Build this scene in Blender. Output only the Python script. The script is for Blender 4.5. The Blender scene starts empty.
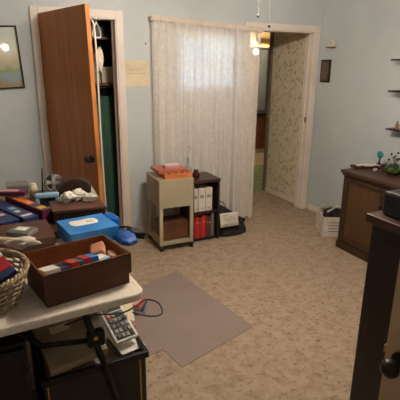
import bpy, bmesh, math, random
from mathutils import Vector, Matrix, noise
random.seed(7)
S = bpy.context.scene
COL = S.collection
PI = math.pi

# ------------------------------------------------------------------ materials
def lin(h):
    h = h.lstrip('#'); o = []
    for i in (0, 2, 4):
        c = int(h[i:i+2], 16)/255
        o.append(c/12.92 if c <= .04045 else ((c+.055)/1.055)**2.4)
    return (*o, 1)
_M = {}
def base(name):
    m = bpy.data.materials.new(name); m.use_nodes = True
    nt = m.node_tree
    return m, nt, nt.nodes['Principled BSDF']
def mat(name, c, c2=None, rough=.6, metal=0, scale=8, stretch=(1, 1, 1), bump=0, bscale=None, lo=.4, hi=.6, detail=4, emit=0, trans=0, alpha=1, coat=0):
    if name in _M: return _M[name]
    m, nt, b = base(name)
    b.inputs['Roughness'].default_value = rough
    b.inputs['Metallic'].default_value = metal
    b.inputs['Transmission Weight'].default_value = trans
    b.inputs['Alpha'].default_value = alpha
    b.inputs['Coat Weight'].default_value = coat
    tc = nt.nodes.new('ShaderNodeTexCoord'); mp = nt.nodes.new('ShaderNodeMapping')
    mp.inputs['Scale'].default_value = stretch
    nt.links.new(tc.outputs['Object'], mp.inputs['Vector'])
    n = nt.nodes.new('ShaderNodeTexNoise'); n.inputs['Scale'].default_value = scale; n.inputs['Detail'].default_value = detail
    nt.links.new(mp.outputs[0], n.inputs['Vector'])
    r = nt.nodes.new('ShaderNodeValToRGB')
    a = lin(c)
    z = lin(c2) if c2 else tuple(x*.88 for x in a[:3]) + (1,)
    r.color_ramp.elements[0].position = lo; r.color_ramp.elements[0].color = z
    r.color_ramp.elements[1].position = hi; r.color_ramp.elements[1].color = a
    nt.links.new(n.outputs['Fac'], r.inputs['Fac']); nt.links.new(r.outputs[0], b.inputs['Base Color'])
    if emit:
        b.inputs['Emission Color'].default_value = a; b.inputs['Emission Strength'].default_value = emit
    if bump:
        bn = nt.nodes.new('ShaderNodeBump'); bn.inputs['Strength'].default_value = bump; bn.inputs['Distance'].default_value = .01
        n2 = nt.nodes.new('ShaderNodeTexNoise'); n2.inputs['Scale'].default_value = bscale or scale*3; n2.inputs['Detail'].default_value = 5
        nt.links.new(mp.outputs[0], n2.inputs['Vector'])
        nt.links.new(n2.outputs['Fac'], bn.inputs['Height']); nt.links.new(bn.outputs[0], b.inputs['Normal'])
    _M[name] = m
    return m

M_wall = mat('blue_grey_paint', 'c4cccd', 'bcc5c8', rough=.62, scale=2, bump=.06, bscale=90)
M_ceil = mat('ceiling_paint', 'd8d4cc', rough=.8, bump=.1, bscale=60)
M_trim = mat('cream_trim_paint', 'e6ddd2', 'ddd2c5', rough=.45, scale=3)
M_oak = mat('orange_door_veneer', 'd07f38', 'b0642a', rough=.36, scale=3, stretch=(6, 6, .45), lo=.3, hi=.7, bump=.02)
M_oakedge = mat('door_edge_wood', 'c88342', 'b06f34', rough=.4, scale=4, stretch=(5, 5, .5))
M_dwood = mat('dark_walnut', '4d3324', '36241c', rough=.42, scale=4, stretch=(5, 1, 5), lo=.3, hi=.7)
M_dwood2 = mat('dark_walnut_upright', '3e2a1a', '2b1c12', rough=.5, scale=4, stretch=(6, 6, .6), lo=.3, hi=.7)
M_panel = mat('brown_cabinet_panel', '553c22', '452f19', rough=.5, scale=3, stretch=(5, 5, .5), lo=.3, hi=.7)
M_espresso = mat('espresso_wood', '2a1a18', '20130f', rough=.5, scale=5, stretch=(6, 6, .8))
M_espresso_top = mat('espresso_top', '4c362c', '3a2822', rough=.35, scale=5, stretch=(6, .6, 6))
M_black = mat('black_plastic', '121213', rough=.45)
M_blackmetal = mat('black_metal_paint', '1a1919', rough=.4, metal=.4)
M_white = mat('white_plastic', 'ddd9d0', rough=.45)
M_cream = mat('cream_plastic', 'd9cdb2', rough=.45)
M_paper = mat('white_paper', 'e2ddd2', 'd3cdc0', rough=.8)
M_yellowpaper = mat('yellowed_paper', 'ddd2b4', 'cfc3a3', rough=.8, scale=6)
M_brass = mat('brass', 'c29a4c', rough=.3, metal=.9)
M_bronze = mat('dark_bronze', '3a3230', rough=.35, metal=.7)
M_chrome = mat('silver_metal', 'b9bab9', rough=.25, metal=.9)
M_beige_metal = mat('beige_enamel', 'b7ad92', 'aca287', rough=.42, scale=3)
M_card = mat('brown_card', '5c3520', '4b2a19', rough=.7, scale=4, stretch=(1, 4, 4))
M_cardin = mat('orange_card_inside', '9b5a2d', '874b25', rough=.7)
M_dkbox = mat('dark_brown_card', '3c2418', '2f1b12', rough=.45, scale=5)
M_kraft = mat('kraft_card', '8f6c48', '7f5e3d', rough=.8)
M_table = mat('white_table_plastic', 'e4dbcb', 'd9cfbe', rough=.5, scale=60, bump=.05)
M_red = mat('red_cloth_cover', 'b8252a', '9f1e24', rough=.5)
M_red2 = mat('bright_red_cover', 'c93a30', rough=.45)
M_blue = mat('sky_blue_card', '2f86cf', '2878be', rough=.35)
M_deepblue = mat('deep_blue_nylon', '1a58a6', '123f7c', rough=.55, bump=.2, bscale=60)
M_navy = mat('navy_card', '22305f', '1b274f', rough=.4)
M_maroon = mat('maroon_card', '5e2440', rough=.4)
M_orange = mat('orange_print', 'd07f22', 'c24a1c', rough=.4, scale=40)
M_yellow = mat('yellow_print', 'd6b83a', rough=.45)
M_pink = mat('pink_print', 'd9a3ad', rough=.5)
M_teal = mat('teal_glass', '2f9aa8', '1d6e82', rough=.1, scale=30)
M_green = mat('dark_green_cloth', '2b5747', '214538', rough=.8, scale=3, stretch=(10, 10, .4))
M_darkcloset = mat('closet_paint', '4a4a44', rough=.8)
M_grey = mat('grey_card', '85827b', '747169', rough=.6)
M_wick = mat('wicker', 'cbb492', '7d6546', rough=.6, scale=60, lo=.35, hi=.65)
M_tan = mat('tan_leather', 'a97f5c', '92694a', rough=.6)
M_terra = mat('terracotta_card', 'e08a55', 'd07845', rough=.55)
M_rosewood = mat('rose_painted_wood', 'c07058', 'ab5e48', rough=.5)
M_blackcloth = mat('black_cloth', '2a2023', '1e171a', rough=.8, bump=.2, bscale=200)
M_lightblue = mat('pale_blue_plastic', '8fb9cf', rough=.4)
M_screen = mat('dark_screen', '2c3532', rough=.15)
M_greenglass = mat('green_glass', '3f5a1a', '26390f', rough=.08, coat=.6, scale=20)
M_leaf = mat('leaf_green', '3d4f2a', rough=.5)
M_fridge = mat('pale_cabinet_paint', 'b8b09c', rough=.5)

def m_carpet(name, a, b_, c):
    m, nt, b = base(name); b.inputs['Roughness'].default_value = .95
    N = nt.nodes.new; L = nt.links.new
    tc = N('ShaderNodeTexCoord')
    n = N('ShaderNodeTexNoise'); n.inputs['Scale'].default_value = 14; n.inputs['Detail'].default_value = 7; n.inputs['Roughness'].default_value = .75
    L(tc.outputs['Object'], n.inputs['Vector'])
    r = N('ShaderNodeValToRGB'); r.color_ramp.elements[0].position = .36; r.color_ramp.elements[0].color = lin(b_)
    r.color_ramp.elements[1].position = .56; r.color_ramp.elements[1].color = lin(a)
    L(n.outputs['Fac'], r.inputs['Fac'])
    v = N('ShaderNodeTexNoise'); v.inputs['Scale'].default_value = 34; v.inputs['Detail'].default_value = 3; v.inputs['Roughness'].default_value = .6
    L(tc.outputs['Object'], v.inputs['Vector'])
    r2 = N('ShaderNodeValToRGB'); r2.color_ramp.elements[0].position = .56; r2.color_ramp.elements[0].color = (0, 0, 0, 1)
    r2.color_ramp.elements[1].position = .68; r2.color_ramp.elements[1].color = (.75, .75, .75, 1)
    L(v.outputs['Fac'], r2.inputs['Fac'])
    mx = N('ShaderNodeMixRGB'); mx.inputs['Color2'].default_value = lin(c)
    L(r2.outputs[0], mx.inputs['Fac']); L(r.outputs[0], mx.inputs['Color1']); L(mx.outputs[0], b.inputs['Base Color'])
    bn = N('ShaderNodeBump'); bn.inputs['Strength'].default_value = .6; bn.inputs['Distance'].default_value = .01
    n3 = N('ShaderNodeTexNoise'); n3.inputs['Scale'].default_value = 120; L(tc.outputs['Object'], n3.inputs['Vector'])
    L(n3.outputs['Fac'], bn.inputs['Height']); L(bn.outputs[0], b.inputs['Normal'])
    return m
M_carpet = m_carpet('sculpted_beige_carpet', 'ae9b85', '96806a', '6f5744')
M_gcarpet = mat('green_carpet', '8c9c78', '7c8c68', rough=.95, bump=.4, bscale=80)

def m_wallpaper():
    m, nt, b = base('floral_wallpaper'); b.inputs['Roughness'].default_value = .75
    N = nt.nodes.new; L = nt.links.new
    tc = N('ShaderNodeTexCoord')
    v = N('ShaderNodeTexVoronoi'); v.inputs['Scale'].default_value = 20; v.inputs['Randomness'].default_value = 1
    n = N('ShaderNodeTexNoise'); n.inputs['Scale'].default_value = 11; n.inputs['Detail'].default_value = 5; n.inputs['Roughness'].default_value = .7
    L(tc.outputs['Object'], v.inputs['Vector']); L(tc.outputs['Object'], n.inputs['Vector'])
    ad = N('ShaderNodeMath'); ad.operation = 'ADD'
    L(v.outputs['Distance'], ad.inputs[0]); L(n.outputs['Fac'], ad.inputs[1])
    r = N('ShaderNodeValToRGB'); e = r.color_ramp.elements
    e[0].position = .55; e[0].color = lin('b3a68b'); e[1].position = 1.0; e[1].color = lin('dfd5be')
    x = e.new(.76); x.color = lin('c0b596'); x = e.new(.86); x.color = lin('d3c8a9')
    L(ad.outputs[0], r.inputs['Fac']); L(r.outputs[0], b.inputs['Base Color'])
    return m
M_wallpaper = m_wallpaper()

def m_lace():
    m, nt, b = base('cream_lace'); N = nt.nodes.new; L = nt.links.new
    out = nt.nodes['Material Output']
    b.inputs['Roughness'].default_value = .9; b.inputs['Base Color'].default_value = lin('f7f1e9')
    tr = N('ShaderNodeBsdfTranslucent'); tr.inputs['Color'].default_value = lin('f0ece4')
    tp = N('ShaderNodeBsdfTransparent')
    tc = N('ShaderNodeTexCoord')
    v = N('ShaderNodeTexVoronoi'); v.inputs['Scale'].default_value = 26
    n = N('ShaderNodeTexNoise'); n.inputs['Scale'].default_value = 45; n.inputs['Detail'].default_value = 3
    L(tc.outputs['Object'], v.inputs['Vector']); L(tc.outputs['Object'], n.inputs['Vector'])
    mu = N('ShaderNodeMath'); mu.operation = 'MULTIPLY'; L(v.outputs['Distance'], mu.inputs[0]); L(n.outputs['Fac'], mu.inputs[1])
    r = N('ShaderNodeValToRGB'); r.color_ramp.elements[0].position = .10; r.color_ramp.elements[0].color = (.19, .19, .19, 1)
    r.color_ramp.elements[1].position = .34; r.color_ramp.elements[1].color = (.27, .27, .27, 1)
    L(mu.outputs[0], r.inputs['Fac'])
    m1 = N('ShaderNodeMixShader'); m1.inputs[0].default_value = .25; L(b.outputs[0], m1.inputs[1]); L(tr.outputs[0], m1.inputs[2])
    m2 = N('ShaderNodeMixShader'); L(r.outputs[0], m2.inputs[0]); L(m1.outputs[0], m2.inputs[1]); L(tp.outputs[0], m2.inputs[2])
    L(m2.outputs[0], out.inputs['Surface'])
    return m
M_lace = m_lace()

def m_see(name, c, a, rough=.3):
    m, nt, b = base(name); b.inputs['Base Color'].default_value = lin(c); b.inputs['Roughness'].default_value = rough
    tp = nt.nodes.new('ShaderNodeBsdfTransparent'); mx = nt.nodes.new('ShaderNodeMixShader'); mx.inputs[0].default_value = a
    tc = nt.nodes.new('ShaderNodeTexCoord'); n = nt.nodes.new('ShaderNodeTexNoise'); n.inputs['Scale'].default_value = 5
    r = nt.nodes.new('ShaderNodeValToRGB'); r.color_ramp.elements[0].color = (a-.06,)*3 + (1,); r.color_ramp.elements[1].color = (min(1, a+.06),)*3 + (1,)
    nt.links.new(tc.outputs['Object'], n.inputs['Vector']); nt.links.new(n.outputs['Fac'], r.inputs['Fac']); nt.links.new(r.outputs[0], mx.inputs[0])
    nt.links.new(tp.outputs[0], mx.inputs[1]); nt.links.new(b.outputs[0], mx.inputs[2])
    nt.links.new(mx.outputs[0], nt.nodes['Material Output'].inputs['Surface'])
    return m
M_mat = m_see('smoky_vinyl', 'a8968d', .66, .45)
M_pane = m_see('window_glass', 'cfe0e6', .10, .03)
def m_pglass():
    m, nt, b = base('picture_glass'); g = nt.nodes.new('ShaderNodeBsdfGlossy'); g.inputs['Roughness'].default_value = .04
    tp = nt.nodes.new('ShaderNodeBsdfTransparent'); mx = nt.nodes.new('ShaderNodeMixShader'); mx.inputs[0].default_value = .07
    nt.links.new(tp.outputs[0], mx.inputs[1]); nt.links.new(g.outputs[0], mx.inputs[2])
    nt.links.new(mx.outputs[0], nt.nodes['Material Output'].inputs['Surface']); return m
M_pictglass = m_pglass()
M_clear = m_see('clear_glass', '8fb5b0', .35, .08)

def m_emit(name, c, s):
    m, nt, b = base(name)
    b.inputs['Base Color'].default_value = lin(c); b.inputs['Emission Color'].default_value = lin(c); b.inputs['Emission Strength'].default_value = s
    return m
M_bulb = m_emit('frosted_bulb_lit', 'ffeedd', 400)
M_bulb_far = m_emit('far_bulb_lit', 'ffdfb0', 520)
M_bulb_glare = m_emit('glare_sconce_lit', 'fff0dc', 24)  # for the lamp added behind the viewer to make the picture glare

def m_picture():
    m, nt, b = base('landscape_print'); b.inputs['Roughness'].default_value = .5
    N = nt.nodes.new; L = nt.links.new
    tc = N('ShaderNodeTexCoord'); sx = N('ShaderNodeSeparateXYZ'); n = N('ShaderNodeTexNoise'); n.inputs['Scale'].default_value = 11; n.inputs['Detail'].default_value = 5
    L(tc.outputs['Generated'], sx.inputs[0]); L(tc.outputs['Object'], n.inputs['Vector'])
    mu = N('ShaderNodeMath'); mu.operation = 'MULTIPLY_ADD'; mu.inputs[1].default_value = .5; L(n.outputs['Fac'], mu.inputs[0]); L(sx.outputs['Z'], mu.inputs[2])
    r = N('ShaderNodeValToRGB'); e = r.color_ramp.elements
    e[0].position = .28; e[0].color = lin('ad9b80'); e[1].position = 1.0; e[1].color = lin('d6dccf')
    for p, c in ((.42, '9db6c0'), (.52, 'a3b070'), (.62, 'c2be9e'), (.8, 'dccfae')):
        x = e.new(p); x.color = lin(c)
    L(mu.outputs[0], r.inputs['Fac']); L(r.outputs[0], b.inputs['Base Color'])
    return m
M_picture = m_picture()

# ------------------------------------------------------------------ geometry helpers
class MB:
    def __init__(s): s.bm = bmesh.new()
    def box(s, x0, x1, y0, y1, z0, z1, m=None):
        v = [s.bm.verts.new((x, y, z)) for z in (z0, z1) for y in (y0, y1) for x in (x0, x1)]
        if m is not None:
            for q in v: q.co = m @ q.co
        for f in ((0, 2, 3, 1), (4, 5, 7, 6), (0, 1, 5, 4), (2, 6, 7, 3), (0, 4, 6, 2), (1, 3, 7, 5)):
            s.bm.faces.new([v[i] for i in f])
        return s
    def cyl(s, p0, p1, r, r2=None, n=16, caps=True):
        p0, p1 = Vector(p0), Vector(p1); r2 = r if r2 is None else r2
        q = (p1-p0).to_track_quat('Z', 'Y')
        A = [s.bm.verts.new(p0 + q @ Vector((math.cos(2*PI*i/n)*r, math.sin(2*PI*i/n)*r, 0))) for i in range(n)]
        B = [s.bm.verts.new(p1 + q @ Vector((math.cos(2*PI*i/n)*r2, math.sin(2*PI*i/n)*r2, 0))) for i in range(n)]
        for i in range(n): s.bm.faces.new((A[i], A[(i+1) % n], B[(i+1) % n], B[i]))
        if caps: s.bm.faces.new(A[::-1]); s.bm.faces.new(B)
        return s
    def tube(s, pts, r, n=8, closed=False):
        pts = [Vector(p) for p in pts]; rings = []; k = len(pts)
        for i, p in enumerate(pts):
            if closed: t = pts[(i+1) % k]-pts[i-1]
            else: t = pts[min(i+1, k-1)]-pts[max(i-1, 0)]
            t.normalize()
            up = Vector((0, 0, 1)) if abs(t.z) < .95 else Vector((1, 0, 0))
            a = t.cross(up).normalized(); b = t.cross(a)
            rings.append([s.bm.verts.new(p + a*math.cos(2*PI*j/n)*r + b*math.sin(2*PI*j/n)*r) for j in range(n)])
        for i in range(k if closed else k-1):
            A, B = rings[i], rings[(i+1) % k]
            for j in range(n): s.bm.faces.new((A[j], A[(j+1) % n], B[(j+1) % n], B[j]))
        if not closed: s.bm.faces.new(rings[0][::-1]); s.bm.faces.new(rings[-1])
        return s
    def lathe(s, prof, c=(0, 0, 0), n=24):
        c = Vector(c); rings = []
        for r, z in prof:
            if r < 1e-5: rings.append([s.bm.verts.new(c+Vector((0, 0, z)))])
            else: rings.append([s.bm.verts.new(c+Vector((r*math.cos(2*PI*i/n), r*math.sin(2*PI*i/n), z))) for i in range(n)])
        for A, B in zip(rings, rings[1:]):
            for i in range(n):
                j = (i+1) % n
                if len(A) == 1 and len(B) == 1: continue
                if len(A) == 1: s.bm.faces.new((A[0], B[j], B[i]))
                elif len(B) == 1: s.bm.faces.new((A[i], A[j], B[0]))
                else: s.bm.faces.new((A[i], A[j], B[j], B[i]))
        return s
    def prism(s, poly, z0, z1, m=None):
        A = [s.bm.verts.new((x, y, z0)) for x, y in poly]; B = [s.bm.verts.new((x, y, z1)) for x, y in poly]
        if m is not None:
            for q in A+B: q.co = m @ q.co
        k = len(poly)
        for i in range(k): s.bm.faces.new((A[i], A[(i+1) % k], B[(i+1) % k], B[i]))
        s.bm.faces.new(A[::-1]); s.bm.faces.new(B)
        return s
    def sphere(s, c, r, sc=(1, 1, 1), sub=2, amp=0, fr=10, seed=0, flat=None):
        t = bmesh.new(); bmesh.ops.create_icosphere(t, subdivisions=sub, radius=1)
        for v in t.verts:
            p = v.co.normalized()
            k = 1 + (amp*noise.fractal(p*fr+Vector((seed*7.3, 0, 0)), .6, 2.1, 4) if amp else 0)
            q = Vector((p.x*r*sc[0]*k, p.y*r*sc[1]*k, p.z*r*sc[2]*k)) + Vector(c)
            if flat is not None: q.z = max(q.z, flat)
            v.co = q
        me = bpy.data.meshes.new('t'); t.to_mesh(me); t.free(); s.bm.from_mesh(me); bpy.data.meshes.remove(me)
        return s
    def grid(s, fn, nu, nv):
        V = [[s.bm.verts.new(fn(i/nu, j/nv)) for j in range(nv+1)] for i in range(nu+1)]
        for i in range(nu):
            for j in range(nv): s.bm.faces.new((V[i][j], V[i+1][j], V[i+1][j+1], V[i][j+1]))
        return s
    def build(s, name, material, parent=None, bevel=0, smooth=False, solid=0, **props):
        if not solid: bmesh.ops.recalc_face_normals(s.bm, faces=s.bm.faces)
        me = bpy.data.meshes.new(name); s.bm.to_mesh(me); s.bm.free()
        me.materials.append(material)
        if smooth:
            for p in me.polygons: p.use_smooth = True
        o = bpy.data.objects.new(name, me); COL.objects.link(o)
        if parent: o.parent = parent
        if solid:
            md = o.modifiers.new('thick', 'SOLIDIFY'); md.thickness = solid
        if bevel:
            md = o.modifiers.new('bev', 'BEVEL'); md.width = bevel; md.segments = 2; md.limit_method = 'ANGLE'
        for k, v in props.items(): o[k] = v
        return o
def thing(name, label, cat, loc=(0, 0, 0), rz=0, group=None, rot=None):
    o = bpy.data.objects.new(name, None); COL.objects.link(o); o.empty_display_size = .05
    o.location = loc; o.rotation_euler = rot if rot else (0, 0, rz)
    o['label'] = label; o['category'] = cat
    if group: o['group'] = group
    return o
def tag(o, label, cat, group=None, loc=None, rz=0, rot=None):
    o['label'] = label; o['category'] = cat
    if group: o['group'] = group
    if loc: o.location = loc
    o.rotation_euler = rot if rot else (0, 0, rz)
    return o
def struct(o, loc=None): o['kind'] = 'structure'; return o
def B(*a): return MB().box(*a)

# ------------------------------------------------------------------ room shell
XL, XR, YF, YB, ZC = -1.7, 3.285, -.18, 3.93, 2.44
FX0, FX1, FY1 = 1.6, 6.4, 7.6
struct(MB().box(XL-.1, XR+.12, -1.5, 4.76, -.1, 0).build('floor', M_carpet))
struct(MB().box(FX0, FX1, 4.76, 6.15, -.1, 0).build('floor', M_gcarpet))
struct(MB().box(FX0, FX1, 6.15, FY1, -.1, 0).build('floor', mat('pale_vinyl_floor', 'b9ab95', rough=.4, scale=20)))
struct(MB().box(XL-.1, XR+.12, YF-.12, YB+.12, ZC, ZC+.1).build('ceiling', M_ceil))
struct(MB().box(XL-.1, XL, YF-.12, YB+.12, 0, ZC).build('wall_left', M_wall))
struct(MB().box(XR, XR+.1, YF-.12, YB+.12, 0, ZC).build('wall_right', M_wall))
# back wall with closet, window and hall openings
CX0, CX1, CZ = .45, 1.075, 1.975
WX0, WX1, WZ0, WZ1 = 1.58, 2.28, 1.38, 1.93
HX0, HX1, HZ = 2.40, 3.20, 1.945
w = MB()
y0, y1 = YB, YB+.12
w.box(XL, CX0, y0, y1, 0, ZC); w.box(CX0, CX1, y0, y1, CZ, ZC); w.box(CX1, WX0, y0, y1, 0, ZC)
w.box(WX0, WX1, y0, y1, 0, WZ0); w.box(WX0, WX1, y0, y1, WZ1, ZC); w.box(WX1, HX0, y0, y1, 0, ZC)
w.box(HX0, HX1, y0, y1, HZ, ZC); w.box(HX1, XR, y0, y1, 0, ZC)
struct(w.build('wall_back', M_wall))
w = MB(); w.box(XL, .05, YF-.12, YF, 0, ZC); w.box(.05, .88, YF-.12, YF, 2.0, ZC); w.box(.88, XR, YF-.12, YF, 0, ZC)
struct(w.build('wall_front', M_wall))
# lobby behind the viewer
w = MB(); w.box(-.9, -.8, -1.5, YF-.12, 0, ZC); w.box(1.7, 1.8, -1.5, YF-.12, 0, ZC); w.box(-.8, 1.7, -1.5, -1.4, 0, ZC); w.box(-.9, 1.8, -1.5, YF-.12, ZC, ZC+.1)
struct(w.build('wall_lobby', M_wall))
# closet shell
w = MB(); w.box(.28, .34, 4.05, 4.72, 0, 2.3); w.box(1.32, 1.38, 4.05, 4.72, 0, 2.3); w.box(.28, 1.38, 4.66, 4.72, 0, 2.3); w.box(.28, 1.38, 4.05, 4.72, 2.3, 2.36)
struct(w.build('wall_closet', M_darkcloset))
# hall: wallpapered side wall, left wall, far rooms
struct(MB().box(3.255, 3.355, 4.05, 4.75, 0, 2.4).build('wall_hall_right', M_wallpaper))
struct(MB().box(2.30, 2.36, 4.05, 4.75, 0, 2.4).build('wall_hall_left', M_wallpaper))
w = MB(); w.box(FX0, 2.36, 4.75, 4.80, 0, 2.4); w.box(3.23, FX1, 4.75, 4.80, 0, 2.4)
w.box(FX0-.05, FX0, 4.75, FY1, 0, 2.4); w.box(FX1, FX1+.05, 4.75, FY1, 0, 2.4); w.box(FX0, FX1, FY1, FY1+.05, 0, 2.4)
struct(w.build('wall_far', mat('far_room_paint', '77705f', '6b6454', rough=.7)))
struct(MB().box(FX0, FX1, 4.05, FY1, 2.4, 2.46).build('ceiling', mat('far_ceiling_paint', 'd4c9ae', rough=.8)))
struct(MB().box(3.6, FX1, 7.1, FY1, 1.93, 2.4).build('trim_4', mat('cream_bright_band', 'e0cfa6', rough=.7)))  # invented block, its cream stands in for the bright top of the far wall
# trims
def casing(name, x0, x1, z1, wd=.06, yb=YB, jamb=True, left=True):
    t = MB()
    if left: t.box(x0-wd, x0, yb-.018, yb, 0, z1+wd)
    t.box(x1, x1+wd, yb-.018, yb, 0, z1+wd)
    t.box(x0, x1, yb-.018, yb, z1, z1+wd)
    if jamb:
        if left: t.box(x0, x0+.012, yb-.01, yb+.12, 0, z1)
        t.box(x1-.012, x1, yb-.01, yb+.12, 0, z1)
        t.box(x0+.012, x1-.012, yb-.01, yb+.12, z1-.012, z1)
        t.box(x1-.024, x1-.012, yb+.05, yb+.08, 0, z1-.012)      # door stop
    return struct(t.build(name, M_trim, bevel=.003))
casing('trim_1', CX0, CX1, CZ)
casing('trim_2', HX0, HX1, HZ)
struct(MB().box(HX1-.0125, HX1-.0115, YB+.02, YB+.045, 1.0, 1.06).build('trim_3', M_bronze))
struct(MB().box(XR-.012, XR, 2.0, YB-.02, 0, .06).build('baseboard_right', M_trim, bevel=.003))
struct(MB().box(CX1+.062, HX0-.062, YB-.012, YB, 0, .06).build('baseboard_back', M_trim, bevel=.003))
struct(MB().box(3.243, 3.255, 4.06, 4.75, 0, .05).build('baseboard_hall', M_trim))
# window
wf = MB()
wf.box(WX0, WX0+.04, YB+.03, YB+.09, WZ0, WZ1); wf.box(WX1-.04, WX1, YB+.03, YB+.09, WZ0, WZ1)
wf.box(WX0+.04, WX1-.04, YB+.03, YB+.09, WZ0, WZ0+.04); wf.box(WX0+.04, WX1-.04, YB+.03, YB+.09, WZ1-.04, WZ1)
wf.box(WX0+.04, WX1-.04, YB+.04, YB+.08, 1.64, 1.67)
wn = struct(wf.build('window_1', M_trim))
MB().box(WX0+.04, WX1-.04, YB+.058, YB+.062, WZ0+.04, WZ1-.04).build('pane', M_pane, wn)
b = thing('window_blind', 'white slatted blind glowing with daylight behind the lace curtain', 'blind', (0, YB+.012, 0))
t = MB(); z = WZ0+.03
while z < WZ1-.04:
    m = Matrix.Translation((0, 0, z)) @ Matrix.Rotation(math.radians(24), 4, 'X')
    t.box(WX0+.015, WX1-.015, -.0115, .0115, -.0008, .0008, m); z += .0235
def m_blind():
    m, nt, q = base('blind_vinyl'); q.inputs['Base Color'].default_value = lin('e8f0f2')
    tr = nt.nodes.new('ShaderNodeBsdfTranslucent'); tr.inputs['Color'].default_value = lin('cdeaf4'); mx = nt.nodes.new('ShaderNodeMixShader'); mx.inputs[0].default_value = .25
    nt.links.new(q.outputs[0], mx.inputs[1]); nt.links.new(tr.outputs[0], mx.inputs[2]); nt.links.new(mx.outputs[0], nt.nodes['Material Output'].inputs['Surface']); return m
t.build('slat', m_blind(), b)
MB().box(WX0+.01, WX1-.01, -.014, .014, WZ1-.032, WZ1-.004).build('headrail', M_white, b)
MB().box(WX0+.015, WX1-.015, -.012, .012, WZ0+.002, WZ0+.016).build('bottom_rail', M_white, b)

# ------------------------------------------------------------------ closet door (open towards the room)
dx, dy = .255, -.635
ang = math.atan2(dy, dx); DW = math.hypot(dx, dy)
d = bpy.data.objects.new('door_1', None); COL.objects.link(d); d['kind'] = 'structure'
d.location = (CX0+.012, YB-.035, .012)
d.rotation_euler = (Matrix.Rotation(ang, 4, 'Z') @ Matrix.Rotation(math.radians(-1.7), 4, 'Y')).to_euler()
MB().box(0, DW-.004, 0, .035, 0, 1.97).build('door_leaf', M_oak, d, bevel=.002)
MB().box(DW-.004, DW, .0, .035, 0, 1.97).build('door_edge', M_oakedge, d)
h = MB().cyl((DW-.06, 0, .88), (DW-.06, -.012, .88), .028).build('rosette', M_bronze, d)
k = MB().lathe([(0, .0), (.012, 0), (.012, .02), (.026, .032), (.027, .045), (.018, .055), (0, .057)]).build('door_knob', M_bronze, d, smooth=True)
k.location = (DW-.06, -.01, .88); k.rotation_euler = (PI/2, 0, 0)
MB().box(DW, DW+.002, .005, .03, .84, .92).build('latch_plate', M_brass, d)
for hz in (.25, 1.0, 1.75):
    MB().cyl((-.006, -.004, hz-.045), (-.006, -.004, hz+.045), .006).build('hinge', M_bronze, d)
def mpt(l, z):
    v = d.matrix_basis @ Vector((l, .0175, z)); return v

# entry door beside the viewer
ex, ey, hx, hy = .785, .615, .875, -.15
ang2 = math.atan2(hy-ey, hx-ex); W2 = math.hypot(hx-ex, hy-ey)
d2 = bpy.data.objects.new('door_2', None); COL.objects.link(d2); d2['kind'] = 'structure'
d2.location = (ex, ey, .01); d2.rotation_euler = (0, 0, ang2)
MB().box(0, W2, 0, .035, 0, 1.98).build('door_leaf', mat('beige_door_paint', 'cbaa86', 'c09f7c', rough=.5), d2, bevel=.002)
# face towards the viewer is local -y side
MB().cyl((.045, 0, .945), (.045, -.008, .945), .024, n=24).build('rosette', M_bronze, d2)
kb = MB().lathe([(0, .0), (.011, 0), (.011, .022), (.019, .030), (.022, .040), (.019, .050), (.010, .055), (0, .055)]).build('door_knob', M_bronze, d2, smooth=True)
kb.location = (.045, -.006, .945); kb.rotation_euler = (PI/2, 0, 0)
MB().box(-.0015, .0, .006, .029, .915, .975).build('latch_plate', M_brass, d2)
MB().box(-.012, -.0015, .010, .024, .935, .955).build('latch_bolt', M_brass, d2, bevel=.002)

# ------------------------------------------------------------------ things on the back wall
p = thing('picture_frame', 'dark framed landscape picture hanging crooked left of the closet', 'picture', (.067, YB-.004, 1.64), rot=(0, -math.radians(2.6), 0))
fw, fh, ft = .225, .235, .011
t = MB(); t.box(-fw, fw, -.022, 0, fh-ft, fh); t.box(-fw, fw, -.022, 0, -fh, -fh+ft); t.box(-fw, -fw+ft, -.022, 0, -fh+ft, fh-ft); t.box(fw-ft, fw, -.022, 0, -fh+ft, fh-ft)
t.build('frame', M_espresso, p, bevel=.003)
MB().box(-fw+ft, fw-ft, -.008, -.002, -fh+ft, fh-ft).build('print', M_picture, p)
MB().box(-fw+ft, fw-ft, -.012, -.010, -fh+ft, fh-ft).build('glass', M_pictglass, p)

n_ = thing('wall_notice', 'yellowed paper notice taped to wall between closet and lace curtain', 'paper', (1.235, YB-.002, 1.53))
MB().prism([(-.135, -.11), (.135, -.118), (.128, .105), (-.13, .115)], 0, .002, Matrix.Rotation(PI/2, 4, 'X')).build('sheet', M_yellowpaper, n_)
t = MB()
for i, (a, b_) in enumerate(((-.05, .03), (-.09, .09))):
    t.box(a, b_, -.0032, -.0022, .03-i*.035, .033-i*.035)
t.build('faded_line', mat('faded_ink', 'b3a78b', rough=.8), n_)
MB().box(-.133, .133, -.006, -.002, -.115, -.085).build('bottom_fold', M_yellowpaper, n_)
MB().cyl((0, 0, 0), (0, -.012, 0), .006, n=8).build('wall_nail', M_bronze)
tag(bpy.data.objects['wall_nail'], 'small dark nail in wall above the yellowed notice', 'nail', loc=(1.335, YB, 1.78))

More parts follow.
